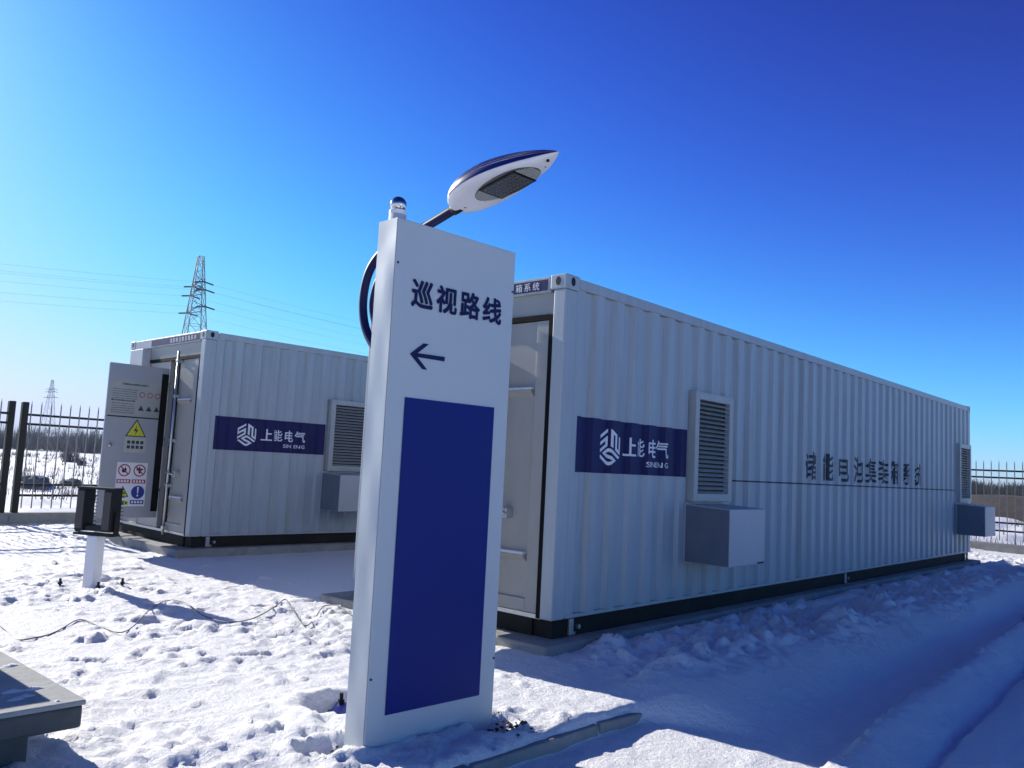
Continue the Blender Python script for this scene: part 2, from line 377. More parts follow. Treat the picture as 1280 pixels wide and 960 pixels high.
ground = bpy.data.objects.new('ground', gm); COL.objects.link(ground)
prop(ground, 'trampled snow covering the yard, the path and the field beyond', None, None, 'structure')

# kerb of the path: concrete stones, mostly under the snow
kerb = empty('kerb', site(0, 0), ANG); prop(kerb, 'grey concrete kerb along the snowy path', None, None, 'structure')
ks = MB().box(-0.49, 0.49, -0.06, 0.06, -0.3, 0.0).mesh('kerb_stone', M['concrete'])
for k in range(5):
    o = link_mesh('kerb_stone', ks, kerb, (-4.6 + k * 1.0, -1.200 + random.uniform(-.004, .004), -0.012 - (.02 if k == 4 else 0) + random.uniform(-.004, .004)), random.uniform(-.006, .006))
    b = o.modifiers.new('bevel', 'BEVEL'); b.width = 0.012; b.segments = 2
    if k == 4: o.rotation_euler.y = .05; o.location.z -= .008

# ------------------------------------------------------------------ storage containers
LN, WD, HT = 12.192, 2.438, 2.683
PIT = 0.2782
HAZE = 0.0004
def brk():
    out, x = [], 0.16
    while x < LN - 0.16: out += [x, x + .110, x + .138, x + .250]; x += PIT
    return out
BR = brk()
def prof(u):
    if u <= 0.16 or u >= LN - 0.16: return 0.010
    t = (u - 0.16) % PIT
    a, dep = 0.010, 0.036
    if t < .110: return a
    if t < .138: return a + dep * (t - .110) / .028
    if t < .250: return a + dep
    return a + dep * (1 - (t - .250) / (PIT - .250))
def conform(name, v2, f, m, parent, off=0.003, bold=0.0):
    """paint on the corrugated side: cut at every fold and laid on the sheet"""
    bm = bmesh.new(); lay = {}
    for k, (v3, f3) in enumerate(bold_layers(v2, f, bold, 6) if bold else [(v2, f)]):
        vv = [bm.verts.new((a, -k * .0002, b)) for a, b in v3]
        for q in f3:
            try: bm.faces.new([vv[i] for i in q])
            except ValueError: pass
    lo, hi = min(a for a, b in v2), max(a for a, b in v2)
    for c in [b for b in BR if lo < b < hi]:
        bmesh.ops.bisect_plane(bm, geom=bm.verts[:] + bm.edges[:] + bm.faces[:], dist=1e-5, plane_co=(c, 0, 0), plane_no=(1, 0, 0))
    for v in bm.verts: v.co.y += prof(v.co.x) - off
    bmesh.ops.triangulate(bm, faces=bm.faces[:])
    bm.normal_update()
    for fc in bm.faces:
        if fc.normal.y > 0: fc.normal_flip()
    me = bpy.data.meshes.new(name); bm.to_mesh(me); bm.free(); me.materials.append(m)
    return link_mesh(name, me, parent)
def corrugated(name, y_of, z0, z1, m, parent):
    xs = [0.16] + [b for b in BR if b > 0.16] + [LN - 0.16]
    xs = sorted(set(round(x, 5) for x in xs if x <= LN - 0.16)); b = MB()
    v = [(x, y_of(prof(x)), z0) for x in xs] + [(x, y_of(prof(x)), z1) for x in xs]; n = len(xs)
    return b.add(v, [(i, i + 1, n + i + 1, n + i) for i in range(n - 1)]).build(name, m, parent)
SIDE = lambda a, b, t: (a, -t, b)                       # flat prints on the long side
ENDF = lambda a, b, t: (-t, a, b)                       # flat prints on the door end

def emblem_polys(cx, cy, r):
    c30, s30 = math.cos(R(30)), 0.5
    A, B, V = Vector((c30, s30)), Vector((c30, -s30)), Vector((0, 1))
    faces = [(Vector((-c30, -s30)), A, V), (Vector((0, 0)), V, B), (Vector((-c30, -s30)), B, A)]
    bars = [(0, 1, .80, 1), (0, 1, .40, .60), (0, 1, 0, .20), (0, .2, .60, .80), (.8, 1, .20, .40)]
    v, f = [], []
    for o, p, q in faces:
        o = o + (p + q) * 0.06
        for a0, a1, b0, b1 in bars:
            k = len(v)
            for a, b in ((a0, b0), (a1, b0), (a1, b1), (a0, b1)):
                P = (o + p * a * .88 + q * b * .88) * r; v.append((cx + P.x, cy + P.y))
            f.append((k, k + 1, k + 2, k + 3))
    return v, f

def make_container():
    root = empty('storage_container')
    w, d, bl = M['white'], M['door'], M['black']
    # frame
    for y0, y1 in ((0, .12), (WD - .12, WD)):
        for x0, x1 in ((0, .158), (LN - .158, LN)): MB().box(x0, x1, y0, y1, 0.0, HT - .118).build('corner_post', w, root, .01)
    cs = MB().box(0, .178, 0, .162, 0, .118).mesh('corner_casting', w)
    for x in (-.004, LN - .174):
        for y in (-.004, WD - .158):
            for z in (HT - .116,):
                o = link_mesh('corner_casting', cs, root, (x, y, z)); b = o.modifiers.new('bevel', 'BEVEL'); b.width = .01; b.segments = 2
                if z > 1:
                    if y < 1: MB().prism([(.089 + .026 * math.cos(t * math.pi / 8), .062 + .036 * math.sin(t * math.pi / 8)) for t in range(16)], lambda a, b_, t: (a, t, b_), -.002, .02).build('casting_hole_shade', bl, o)  # solid black ovals, the shade of the holes painted on
                    if x < 1: MB().prism([(.081 + .026 * math.cos(t * math.pi / 8), .062 + .036 * math.sin(t * math.pi / 8)) for t in range(16)], lambda a, b_, t: (t, a, b_), -.002, .02).build('casting_hole_shade', bl, o)
    for y0 in (0, WD - .08):
        MB().box(.178, LN - .178, y0, y0 + .08, HT - .095, HT - .012).build('top_rail', w, root, .006)
        MB().box(.178, LN - .178, y0 + .006, y0 + .08, 0.0, .028).build('bottom_rail', w, root, .004)
    MB().box(LN - .1, LN, .162, WD - .162, HT - .115, HT - .012).build('end_rail', w, root, .006)
    corrugated('side_panel', lambda q: q, .012, HT - .095, w, root)
    corrugated('side_panel', lambda q: WD - q, .012, HT - .095, w, root)
    # far end, roof, floor
    n = 9; ys = np.linspace(.12, WD - .12, 4 * n + 1)
    v = [(LN - (.02 if (i // 2) % 2 else .055), y, z) for z in (.02, HT - .1) for i, y in enumerate(ys)]
    MB().add(v, [(i, i + 1, len(ys) + i + 1, len(ys) + i) for i in range(len(ys) - 1)]).build('end_panel', w, root)
    MB().box(.1, LN - .1, .08, WD - .08, HT - .05, HT - .03).build('roof', w, root)
    MB().box(.1, LN - .1, .08, WD - .08, .01, .05).build('floor', M['basesteel'], root)
    # uneven crust of snow left on the roof
    gx, gy = np.linspace(.06, LN - .06, 150), np.linspace(.03, WD - .03, 30); GX, GY = np.meshgrid(gx, gy, indexing='ij')
    e = np.minimum(np.minimum(GX, LN - GX), np.minimum(GY, WD - GY))
    hz = HT - .03 + (.026 + .016 * perlin(GX / .9, GY / .9, 31) + .022 * perlin(GX / .22, GY / .22, 32) + .010 * perlin(GX / .08, GY / .08, 33)) * sst(e, .02, .07)
    v = np.stack([GX, GY, hz], -1).reshape(-1, 3).tolist(); ii = np.arange(150 * 30).reshape(150, 30)
    MB().add(v, np.stack([ii[:-1, :-1], ii[1:, :-1], ii[1:, 1:], ii[:-1, 1:]], -1).reshape(-1, 4).tolist()).build('roof_snow', M['snow'], root, smooth=True)
    # paint on the long side
    bv, bf = rect(.224, 1.931, 1.131, 1.576), [(0, 1, 2, 3)]
    ban = conform('side_banner', bv, bf, M['navy'], root, .002)
    conform('emblem', *emblem_polys(.70, 1.352, .165), M['lettering'], ban, .0035)
    for i, ch in enumerate('上能电气'): conform('lettering', *text_mesh(ch, (.925 + i * .175, 1.075 + i * .175, 1.290, 1.445)), M['lettering'], ban, .0035, .0022)
    for part_, a0, a1 in (('SIN', 1.262, 1.380), ('ENG', 1.446, 1.600)): conform('lettering', *text_mesh(part_, (a0, a1, 1.203, 1.250)), M['lettering'], ban, .0035, .0007)
    conform('coach_line', rect(2.76, 11.27, 1.108, 1.124), [(0, 1, 2, 3)], M['ink'], root, .002)
    for i, ch in enumerate('储能电池集装箱系统'):
        u0 = 4.70 + i * .527
        conform('lettering', *text_mesh(ch, (u0, u0 + .335, 1.170, 1.50)), M['ink'], root, .0022, .0075)
    # louvres with their hoods
    for u0 in (1.975, 11.285):
        u1 = u0 + .755; z0, z1 = .905, 1.952; fw = .075
        fr = MB().box(u0, u0 + fw, -.055, .05, z0, z1).box(u1 - fw, u1, -.055, .05, z0, z1).box(u0 + fw, u1 - fw, -.055, .05, z1 - fw, z1).box(u0 + fw, u1 - fw, -.055, .05, z0, z0 + fw).build('louvre', M['louvre'], root, .004)
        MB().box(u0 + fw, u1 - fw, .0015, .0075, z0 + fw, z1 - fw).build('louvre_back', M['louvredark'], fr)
        ns = 21; ph = (z1 - z0 - 2 * fw) / ns
        sm = MB().prism([(-.046, -.002), (-.042, -.006), (-.002, ph * .42), (-.004, ph * .48)], lambda a, b, t: (t, a, b), u0 + fw, u1 - fw).mesh('slat', M['louvre'])
        for k in range(ns): link_mesh('slat', sm, fr, (0, 0, z0 + fw + k * ph + .004))
        hd = MB().prism([(.04, .345), (-.455, .345), (-.455, .862), (.04, .885)], lambda a, b, t: (t, a, b), u0 - .04, u0 + .67).build('air_hood', M['hood'], root, .008)
        MB().prism([(.0, .352), (-.447, .352), (-.447, .852), (.0, .872)], lambda a, b, t: (t, a, b), u0 - .046, u0 - .0395).build('cheek_panel', M['cheek'], hd)  # darker panel on the near end of the hood
        MB().box(u0 - .06, u0 + .69, -.004, .006, .335, .897).build('hood_flange', M['hood'], hd)
        for sx in (-.02, .315, .65):
            for sz in (.37, .84): MB().tube([(u0 + sx, -.4552, sz), (u0 + sx, -.459, sz)], .007, 8).build('hood_screw', M['galv'], hd)
        MB().box(u0 + .52, u0 + .64, -.462, -.453, .352, .366).build('drain_slot', M['black'], hd)
    # ---- door end
    MB().box(0, .1, .162, WD - .162, HT - .135, HT - .006).build('header', w, root, .006)
    MB().box(.03, .09, .121, WD - .121, 2.372, HT - .136).build('header_panel', d, root)
    nm = flat('name_strip', rect(.185, 1.70, HT - .118, HT - .028), [(0, 1, 2, 3)], ENDF, M['navy'], root, .002)
    for i, ch in enumerate('储能电池集装箱系统'):
        v, f = text_mesh(ch, (0, .070, HT - .106, HT - .040))
        y0 = .345 + (8 - i) * .092
        flat('lettering', [(y0 - a, b) for a, b in v], f, ENDF, M['lettering'], nm, .0035)
    gk = MB().box(.006, .05, .1215, .162, .0, 2.365).box(.006, .05, .162, 1.72, 2.327, 2.371)
    gk.build('door_gasket', M['rubber'], root)
    MB().box(.012, .09, .121, WD - .121, -.004, .028).build('door_sill', M['galv'], root)
    lf = MB().box(.030, .075, .165, .745, .030, 2.325).build('door_leaf', d, root, .004)
    MB().box(.012, .0295, .166, .285, .032, 2.323).build('door_stile', d, lf, .004)
    MB().box(.012, .0295, .285, .742, .032, .13).build('door_stile', d, lf, .004)
    for z in (1.757, .455):
        MB().prism([(.0295, z - .045), (-.018, z - .004), (-.018, z + .012), (.0295, z + .016)], lambda a, b, t: (a, t, b), .30, .655).build('door_ledge', d, lf)
        MB().prism([(.0295, z + .0165), (-.016, z + .0125), (-.010, z + .030), (.0295, z + .034)], lambda a, b, t: (a, t, b), .305, .65).build('ledge_snow', M['snow'], lf)
    rod = MB().tube([(-.03, .70, -.03), (-.03, .70, 2.44)], .017, 10).build('lock_rod', M['galv'], lf, smooth=True)
    for z in (.06, .62, 1.22, 1.82, 2.30): MB().box(-.052, .0298, .668, .732, z - .022, z + .022).build('rod_bracket', M['galv'], lf, .004)
    MB().tube([(-.055, .70, .80), (-.075, .66, .79), (-.075, .46, .775)], .011, 8).build('door_handle', M['galv'], lf, smooth=True)
    MB().box(-.05, .0298, .47, .54, .735, .82).build('handle_lock', M['galv'], lf, .006)
    MB().box(.02, .09, 1.032, 1.082, .028, 2.326).build('mullion', d, root, .003)
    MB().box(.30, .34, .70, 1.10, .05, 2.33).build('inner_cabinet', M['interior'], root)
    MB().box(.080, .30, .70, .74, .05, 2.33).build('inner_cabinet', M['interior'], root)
    MB().box(.030, .075, 1.086, 1.70, .030, 2.325).build('door_leaf', d, root, .004)
    MB().box(.030, .075, 1.724, WD - .121, .030, 2.371).build('bay_panel', d, root, .004)
    MB().box(-.092, .029, 1.756, 2.19, .25, 2.53).build('cover_box', M['hood'], root, .006)
    # leaf standing open at a right angle, with its notices
    op = MB().box(-.785, .004, 1.034, 1.066, .165, 2.212).build('open_door_leaf', M['leafpaint'], root, .005)
    op['label'] = 'grey door leaf standing open, with warning notices'
    PL = lambda a, b, t: (a, 1.034 - t, b)
    for z in (.5, 1.2, 1.95): MB().tube([(.015, 1.036, z - .06), (.015, 1.036, z + .06)], .012, 8).build('hinge', M['galv'], op, smooth=True)
    MB().box(-.085, .002, 1.020, 1.0335, .25, 2.13).build('leaf_gap_shade', M['rubber'], op)  # dark strip drawn on the leaf for the shaded gap by the hinge
    MB().tube([(-.70, 1.034, 1.12), (-.70, 1.0, 1.12)], .022, 10).build('leaf_lock', M['galv'], op, smooth=True)
    def pr(name, v, m, par, off, f=None): return flat(name, v, f or [tuple(range(len(v)))], PL, m, par, off)
    nb = pr('notice_plate', rect(-.755, -.06, 1.515, 2.005), M['notice'], op, .002)
    MB().box(-.765, -.05, 1.030, 1.0338, 1.497, 1.513).build('notice_rail', M['black'], op)
    rr = random.Random(3)
    def dashes(x0, x1, z, hgt, m, par, off, seed=0):
        q = random.Random(seed); x = x0; v, f = [], []
        while x < x1 - .006:
            ww = q.uniform(.010, .022); k = len(v); v += rect(x, min(x + ww, x1), z, z + hgt * q.uniform(.75, 1)); f.append((k, k + 1, k + 2, k + 3)); x += ww + q.uniform(.006, .012)
        return flat('print_line', v, f, PL, m, par, off)
    dashes(-.60, -.26, 1.93, .028, M['ink'], nb, .003, 1)
    for k in range(5): dashes(-.72, -.40, 1.865 - k * .03, .010, M['ink'], nb, .003, 10 + k)
    dashes(-.73, -.42, 1.712, .020, M['black'], nb, .003, 2)
    for k in range(5): dashes(-.72, -.42, 1.675 - k * .03, .010, M['ink'], nb, .003, 20 + k)
    for k in range(3):
        x = -.335 + k * .105
        v, f = ring(x, 1.815, .028, .038, 20); pr('notice_mark', v, M['red'], nb, .003, f)
        pr('notice_mark', [(x - .04, 1.60), (x + .04, 1.60), (x, 1.67)], M['ink'], nb, .003)
    tri = lambda cx, cy, r: [(cx + r * math.cos(R(90 + 120 * k)), cy + r * math.sin(R(90 + 120 * k))) for k in range(3)]
    t1 = pr('warning_triangle', tri(-.37, 1.325, .160), M['ink'], op, .002)
    pr('triangle_field', tri(-.37, 1.325, .132), M['yellow'], t1, .003)
    pr('bolt_symbol', [(-.362, 1.405), (-.402, 1.318), (-.372, 1.322), (-.384, 1.262), (-.342, 1.345), (-.370, 1.340)], M['ink'], t1, .004)
    tp = pr('caution_plate', rect(-.51, -.225, 1.035, 1.245), M['tan'], op, .0025)
    for z in (1.15, 1.085):
        for k in range(4): pr('print_mark', rect(-.475 + k * .058, -.433 + k * .058, z, z + .042), M['ink'], tp, .0035)
    wp = pr('safety_plate', rect(-.575, -.172, .318, .90), M['plate'], op, .002)
    for cx in (-.475, -.275):
        v, f = ring(cx, .795, .066, .082); pr('prohibition_ring', v, M['red'], wp, .003, f)
        c, s_ = math.cos(R(-45)), math.sin(R(-45)); a, b_ = .07, .008
        pr('prohibition_bar', [(cx + x * c - y * s_, .795 + x * s_ + y * c) for x, y in ((-a, -b_), (a, -b_), (a, b_), (-a, b_))], M['red'], wp, .0035)
        lb = pr('caption_strip', rect(cx - .09, cx + .09, .622, .675), M['red'], wp, .003)
        for k in range(4): pr('print_mark', rect(cx - .074 + k * .039, cx - .048 + k * .039, .634, .663), M['plate'], lb, .004)
    pr('flame_symbol', [(-.50, .765), (-.455, .765), (-.445, .80), (-.465, .84), (-.478, .81), (-.495, .825), (-.51, .79)], M['black'], wp, .0032)
    pr('hand_symbol', [(-.32, .80), (-.29, .79), (-.285, .755), (-.262, .757), (-.258, .79), (-.228, .81), (-.235, .825), (-.265, .815), (-.272, .845), (-.29, .84), (-.292, .815), (-.315, .82)], M['black'], wp, .0032)
    t2 = pr('warning_triangle', tri(-.475, .49, .098), M['ink'], wp, .003)
    pr('triangle_field', tri(-.475, .49, .078), M['yellow'], t2, .004)
    pr('bolt_symbol', [(-.51, .47), (-.445, .485), (-.437, .505), (-.468, .498), (-.462, .52), (-.48, .515)], M['ink'], t2, .005)
    lb = pr('caption_strip', rect(-.565, -.385, .335, .39), M['yellow'], wp, .003)
    for k in range(4): pr('print_mark', rect(-.548 + k * .039, -.522 + k * .039, .348, .377), M['ink'], lb, .004)
    bd = pr('mandatory_disc', disc(-.275, .505, .088), M['blue'], wp, .003)
    pr('exclamation_mark', [(-.287, .575), (-.263, .575), (-.269, .488), (-.281, .488)], M['plate'], bd, .004)
    pr('exclamation_dot', disc(-.275, .46, .013, 12), M['plate'], bd, .004)
    lb = pr('caption_strip', rect(-.365, -.185, .345, .40), M['blue'], wp, .003)
    for k in range(4): pr('print_mark', rect(-.348 + k * .039, -.322 + k * .039, .358, .387), M['plate'], lb, .004)
    # black steel base the container is bolted to
    for y0, y1 in ((.03, .21), (WD - .21, WD - .03)): MB().box(.05, LN - .05, y0, y1, -.142, -.004).build('base_beam', M['basesteel'], root, .005)
    for x0 in (.03, LN - .21): MB().box(x0, x0 + .18, .215, WD - .215, -.142, -.004).build('base_beam', M['basesteel'], root, .005)
    for u0 in (.24, 6.0, LN - .35):
        MB().box(u0, u0 + .05, .006, .028, -.132, -.006).box(u0 + .051, u0 + .085, .012, .028, -.132, -.112).build('ground_lug', M['galv'], root, .002)
        MB().tube([(u0 + .115, .029, -.075), (u0 + .115, .0, -.075)], .018, 10).build('lug_bolt', M['galv'], root)
    return root
ZC = 0.224
conA = make_container()
conA.location = (AX, AY, ZC); conA.rotation_euler = (0, 0, ANG)
prop(conA, 'nearer white corrugated storage container with dark lettering along its side', 'container', 'white storage containers in the snowy yard')
conB = copy_tree(conA)
conB.location = (-4.03, 10.757, ZC + .04); conB.rotation_euler = (0, 0, 0.802)
prop(conB, 'farther white storage container with its notice-covered door leaf open', 'container', 'white storage containers in the snowy yard')
for root_, lab in ((conA, 'concrete plinth under the nearer white container'), (conB, 'concrete plinth under the farther white container')):
    z1 = root_.location.z - .144
    o = MB().box(-.20, LN + .22, -.12, WD + .22, -.5, 0).build('concrete_plinth', M['concrete'], None, .015)
    o.location = (root_.location.x, root_.location.y, z1); o.rotation_euler = root_.rotation_euler
    prop(o, lab, 'plinth', 'plinths under the containers')

# ------------------------------------------------------------------ wayfinding sign
SX, SY, SA = -0.604, 4.010, R(44.8)
sg = empty('route_sign', (SX, SY, 0), SA); prop(sg, 'tall white route sign with blue panel and left arrow', 'sign')
SW, SDp, SH = .830, .160, 2.578
bm = bmesh.new()
nx, ny, nz = 2, 3, 40
body = MB().box(0, SW, 0, SDp, -.12, SH).build('sign_body', M['signwhite'], sg, .006)
# folded sheet-metal side with a slight oil-can waviness
v, f = [], []
for j in range(61):
    for i in range(7):
        y = .004 + (SDp - .008) * i / 6; z = -.1 + (SH + .098) * j / 60; e = math.sin(math.pi * i / 6) * min(1, (SH - z) * 12)
        v.append((-.003 - .0022 * e * (math.sin(z * 6.1 + .4 + y * 9) + .7 * math.sin(z * 11.3 + 2.0 - y * 14)), y, z))
for j in range(60):
    for i in range(6): k = j * 7 + i; f.append((k, k + 1, k + 8, k + 7))
MB().add(v, f).build('side_sheet', M['signwhite'], sg, smooth=True)
FR = lambda a, b, t: (a, -t, b)
flat('blue_panel', rect(.108, .722, .166, 1.690), [(0, 1, 2, 3)], FR, M['signblue'], sg, .003)
for i, ch in enumerate('巡视路线'):
    x0 = .108 + i * .163
    bold_flat('lettering', *text_mesh(ch, (x0 + .004, x0 + .138, 2.150, 2.285)), .0046, FR, M['signink'], sg, .003)
flat('arrow', [(.122, 1.908), (.205, 1.972), (.240, 1.972), (.172, 1.918), (.350, 1.921), (.350, 1.897), (.172, 1.897), (.240, 1.840), (.205, 1.840)],
     [(0, 1, 2, 3), (0, 3, 6), (3, 4, 5, 6), (0, 6, 7, 8)], FR, M['signink'], sg, .003)
for x, z in ((.014, .345), (.014, 2.35), (SW - .014, .345), (SW - .014, 2.35)):
    MB().tube([(x, -.0005, z), (x, -.005, z)], .006, 8).build('rivet', M['ink'], sg)

# ------------------------------------------------------------------ lamp post behind the sign
PX, PY = -0.716, 4.72
ED = Vector((.707, -.707, 0)); LD = Vector((.707, .707, 0))           # along the arm / across it
lp = empty('lamp_post', (PX, PY, 0)); prop(lp, 'white lamp post with blue striped lamp head, behind the route sign', 'street lamp')
zg = ghx(PX, PY)
MB().tube([(0, 0, zg - .02), (0, 0, 2.80)], [.058, .050], 24).build('pole', M['pole'], lp, smooth=True)
b = MB(); pts = []
prof_ = [(.050, 2.80), (.0515, 2.803), (.0515, 2.822), (.048, 2.826)]
def lathe(pr_, n=24):
    v, f = [], []
    for r, z in pr_:
        for k in range(n): v.append((r * math.cos(2 * math.pi * k / n), r * math.sin(2 * math.pi * k / n), z))
    for i in range(len(pr_) - 1):
        for k in range(n): a = i * n + k; c = i * n + (k + 1) % n; f.append((a, c, c + n, a + n))
    return v, f
MB().add(*lathe([(.001, 2.798)] + prof_ + [(.001, 2.828)])).build('pole_collar', M['pole'], lp, smooth=False)
ball = [(.049 * math.sin(math.pi * k / 14), 2.860 - .049 * math.cos(math.pi * k / 14)) for k in range(15)]
MB().add(*lathe([(max(r, .0005), z) for r, z in ball])).build('ball_finial', M['chrome'], lp, smooth=True)
zg += .045
fl = MB().box(-.20, .20, -.20, .20, zg - .09, zg + .012).build('base_flange', M['stripe'], lp, .004)
for x in (-.165, .165):
    for y in (-.165, .165): MB().tube([(x, y, zg + .0), (x, y, zg + .07)], .011, 8).tube([(x, y, zg + .0125), (x, y, zg + .034)], .019, 6).build('anchor_bolt', M['black'], lp)
def spline(cp, n=10):
    out = []
    for i in range(len(cp) - 1):
        p0, p1, p2, p3 = cp[max(i - 1, 0)], cp[i], cp[i + 1], cp[min(i + 2, len(cp) - 1)]
        for k in range(n):
            t = k / n
            out.append(tuple(.5 * (2 * p1[j] + (p2[j] - p0[j]) * t + (2 * p0[j] - 5 * p1[j] + 4 * p2[j] - p3[j]) * t * t + (3 * p1[j] - p0[j] - 3 * p2[j] + p3[j]) * t ** 3) for j in range(len(p1))))
    return out + [tuple(cp[-1])]
arc = spline([(-.03, 1.98), (-.15, 2.04), (-.255, 2.17), (-.29, 2.33), (-.25, 2.49), (-.13, 2.595), (.05, 2.640), (.294, 2.690), (.50, 2.738)])
MB().tube([ED * s_ + Vector((0, 0, z)) for s_, z in arc], .026, 12).build('lamp_arm', M['poleblue'], lp, smooth=True)
arc2 = spline([(-.03, 2.08), (-.12, 2.13), (-.185, 2.24), (-.19, 2.34), (-.14, 2.44), (-.03, 2.49)])
MB().tube([ED * s_ + Vector((0, 0, z)) for s_, z in arc2], .020, 10).build('lamp_arm', M['poleblue'], lp, smooth=True)
MB().tube([ED * .50 + Vector((0, 0, 2.738)), ED * .56 + Vector((0, 0, 2.752))], .032, 12).build('arm_sleeve', M['black'], lp, smooth=True)
# head: leaf-shaped shell lofted along the arm direction
h0 = ED * .515 + Vector((0, 0, 2.748)); tilt = R(10.5)
ax_ = ED * math.cos(tilt) + Vector((0, 0, math.sin(tilt))); nz_ = ax_.cross(LD).normalized()
if nz_.z < 0: nz_ = -nz_
HL = .745
def hw(s_): return .156 * (max(0.0, math.sin(math.pi * min(1, s_ ** .62))) ** .72) if 0 < s_ < 1 else 0.0
def hpt(s_, th):
    """th measured from the side edge upward; below the edge the shell is shallow and flat"""
    wv = max(hw(s_), .004); c, sn = math.cos(th), math.sin(th)
    if sn >= 0: y, z = wv * c, wv * .72 * sn
    else: y, z = wv * math.copysign(abs(c) ** .6, c), -min(.034, wv * .5) * abs(sn) ** .75
    return h0 + ax_ * (s_ * HL) + LD * y + nz_ * (z + .012 * math.sin(math.pi * s_))
sv = [0.0, .006, .02, .045, .08, .12, .17, .23, .3, .37, .44, .51, .58, .65, .72, .78, .84, .89, .93, .96, .98, .993, 1.0]
def shell(name, t0, t1, n, m, off=0.0, s0=0.0, s1=1.0):
    v, f = [], []; ss = [x for x in sv if s0 <= x <= s1]
    for s_ in ss:
        for k in range(n + 1):
            th = t0 + (t1 - t0) * k / n; p = hpt(s_, th)
            if off: p = p + (nz_ * math.sin(th) + LD * math.cos(th)) * off * min(1, 8 * (s_ - s0) + .2, 8 * (s1 - s_) + .1)
            v.append(p)
    for i in range(len(ss) - 1):
        for k in range(n): a = i * (n + 1) + k; f.append((a, a + 1, a + n + 2, a + n + 1))
    return MB().add(v, f).build(name, m, head, smooth=True)
head = empty('lamp_head'); head.parent = lp
shell('lower_shell', R(-180), R(0), 28, M['shell'])
shell('upper_shell', R(0), R(180), 28, M['shell'])
for sgn in (0, 1):
    for a0, a1, s0 in ((-7, 13, .10), (16, 22, .16), (25, 31, .22), (34, 40, .28), (43, 64, .34)):
        if sgn: a0, a1 = 180 - a1, 180 - a0
        shell('stripe', R(a0), R(a1), 5, M['stripe'], .0025, s0, .993)
# light opening underneath
def bot(a, b_, t): return h0 + ax_ * (HL * .5 + a) + LD * b_ + nz_ * (-.0245 - t)
def ell(a, b_, n=40): return [(a * math.cos(2 * math.pi * k / n), b_ * math.sin(2 * math.pi * k / n)) for k in range(n)]
C0 = .02
opn = MB().prism([(C0 + x, y) for x, y in ell(.215, .098)], bot, -.004, .003).build('lens_frame', M['ledgrille'], head)
MB().prism(rect(C0 - .125, C0 + .125, -.084, .084), bot, .0032, .008).build('lens_rim', M['black'], opn)
gl = MB().prism(rect(C0 - .115, C0 + .115, -.074, .074), bot, .0082, .010).build('lens_glass', M['ledglass'], opn)
cb = MB()
for i in range(9):
    for j in range(5): cb.prism(rect(C0 - .104 + i * .024, C0 - .092 + i * .024, -.064 + j * .028, -.052 + j * .028), bot, .0102, .0112)
o = cb.build('led_chips', M['led'], gl); o['kind'] = 'stuff'
for sx in (-1, 1):
    for k in range(6):
        a = .135 + k * .0125; hb = .098 * math.sqrt(max(0, 1 - (a / .215) ** 2)) - .006
        if hb > .01: MB().prism(rect(C0 + sx * a - .003, C0 + sx * a + .003, -hb, hb), bot, .0032, .007).build('grille_bar', M['louvre'], opn)
for a, b_ in ((-.30, .0), (.26, .02), (.31, -.01)): MB().prism([(a + x, b_ + y) for x, y in ell(.008, .008, 10)], bot, -.006, .006 if a < 0 else .002).build('shell_screw', M['black'], head)

# ------------------------------------------------------------------ floodlight on its short white post
FX, FY = -3.965, 8.190
zg = ghx(FX, FY)
fp = empty('floodlight_post', (FX, FY, 0), R(-16)); prop(fp, 'black twin floodlight on a short white post in the snow', 'floodlight')
MB().box(-.058, .058, -.058, .058, zg - .08, .50).build('post', M['pole'], fp, .006)
MB().box(-.15, .15, -.15, .15, zg - .05, zg - .022).build('base_plate', M['pole'], fp, .003)
for x in (-.22, .22):
    for y in (-.16, .16): MB().tube([(x, y, zg - .1), (x, y, zg + .085)], .012, 8).tube([(x, y, zg + .03), (x, y, zg + .05)], .022, 6).build('anchor_bolt', M['black'], fp)
MB().box(-.225, .225, -.06, .06, .501, .525).build('bracket', M['black'], fp, .004)
for x in (-.235, .215): MB().box(x, x + .02, -.03, .03, .526, .74).build('bracket_arm', M['black'], fp, .004)
for sx in (-1, 1):
    x0 = -.21 if sx < 0 else .105
    md = MB().box(x0, x0 + .105, -.07, .06, .545, .945).build('lamp_module', M['black'], fp, .006)
    for k in range(11): MB().box(x0 + .008, x0 + .097, .0605, .105, .56 + k * .035, .566 + k * .035).build('cooling_fin', M['black'], md)
    MB().box(x0 + .012, x0 + .093, -.0755, -.0702, .565, .925).build('lamp_lens', M['lampglass'], md)
MB().box(-.215, .215, -.075, .065, .946, .968).build('top_bar', M['black'], fp, .004)
MB().box(-.104, .104, -.05, .05, .545, .60).build('driver_box', M['black'], fp, .006)

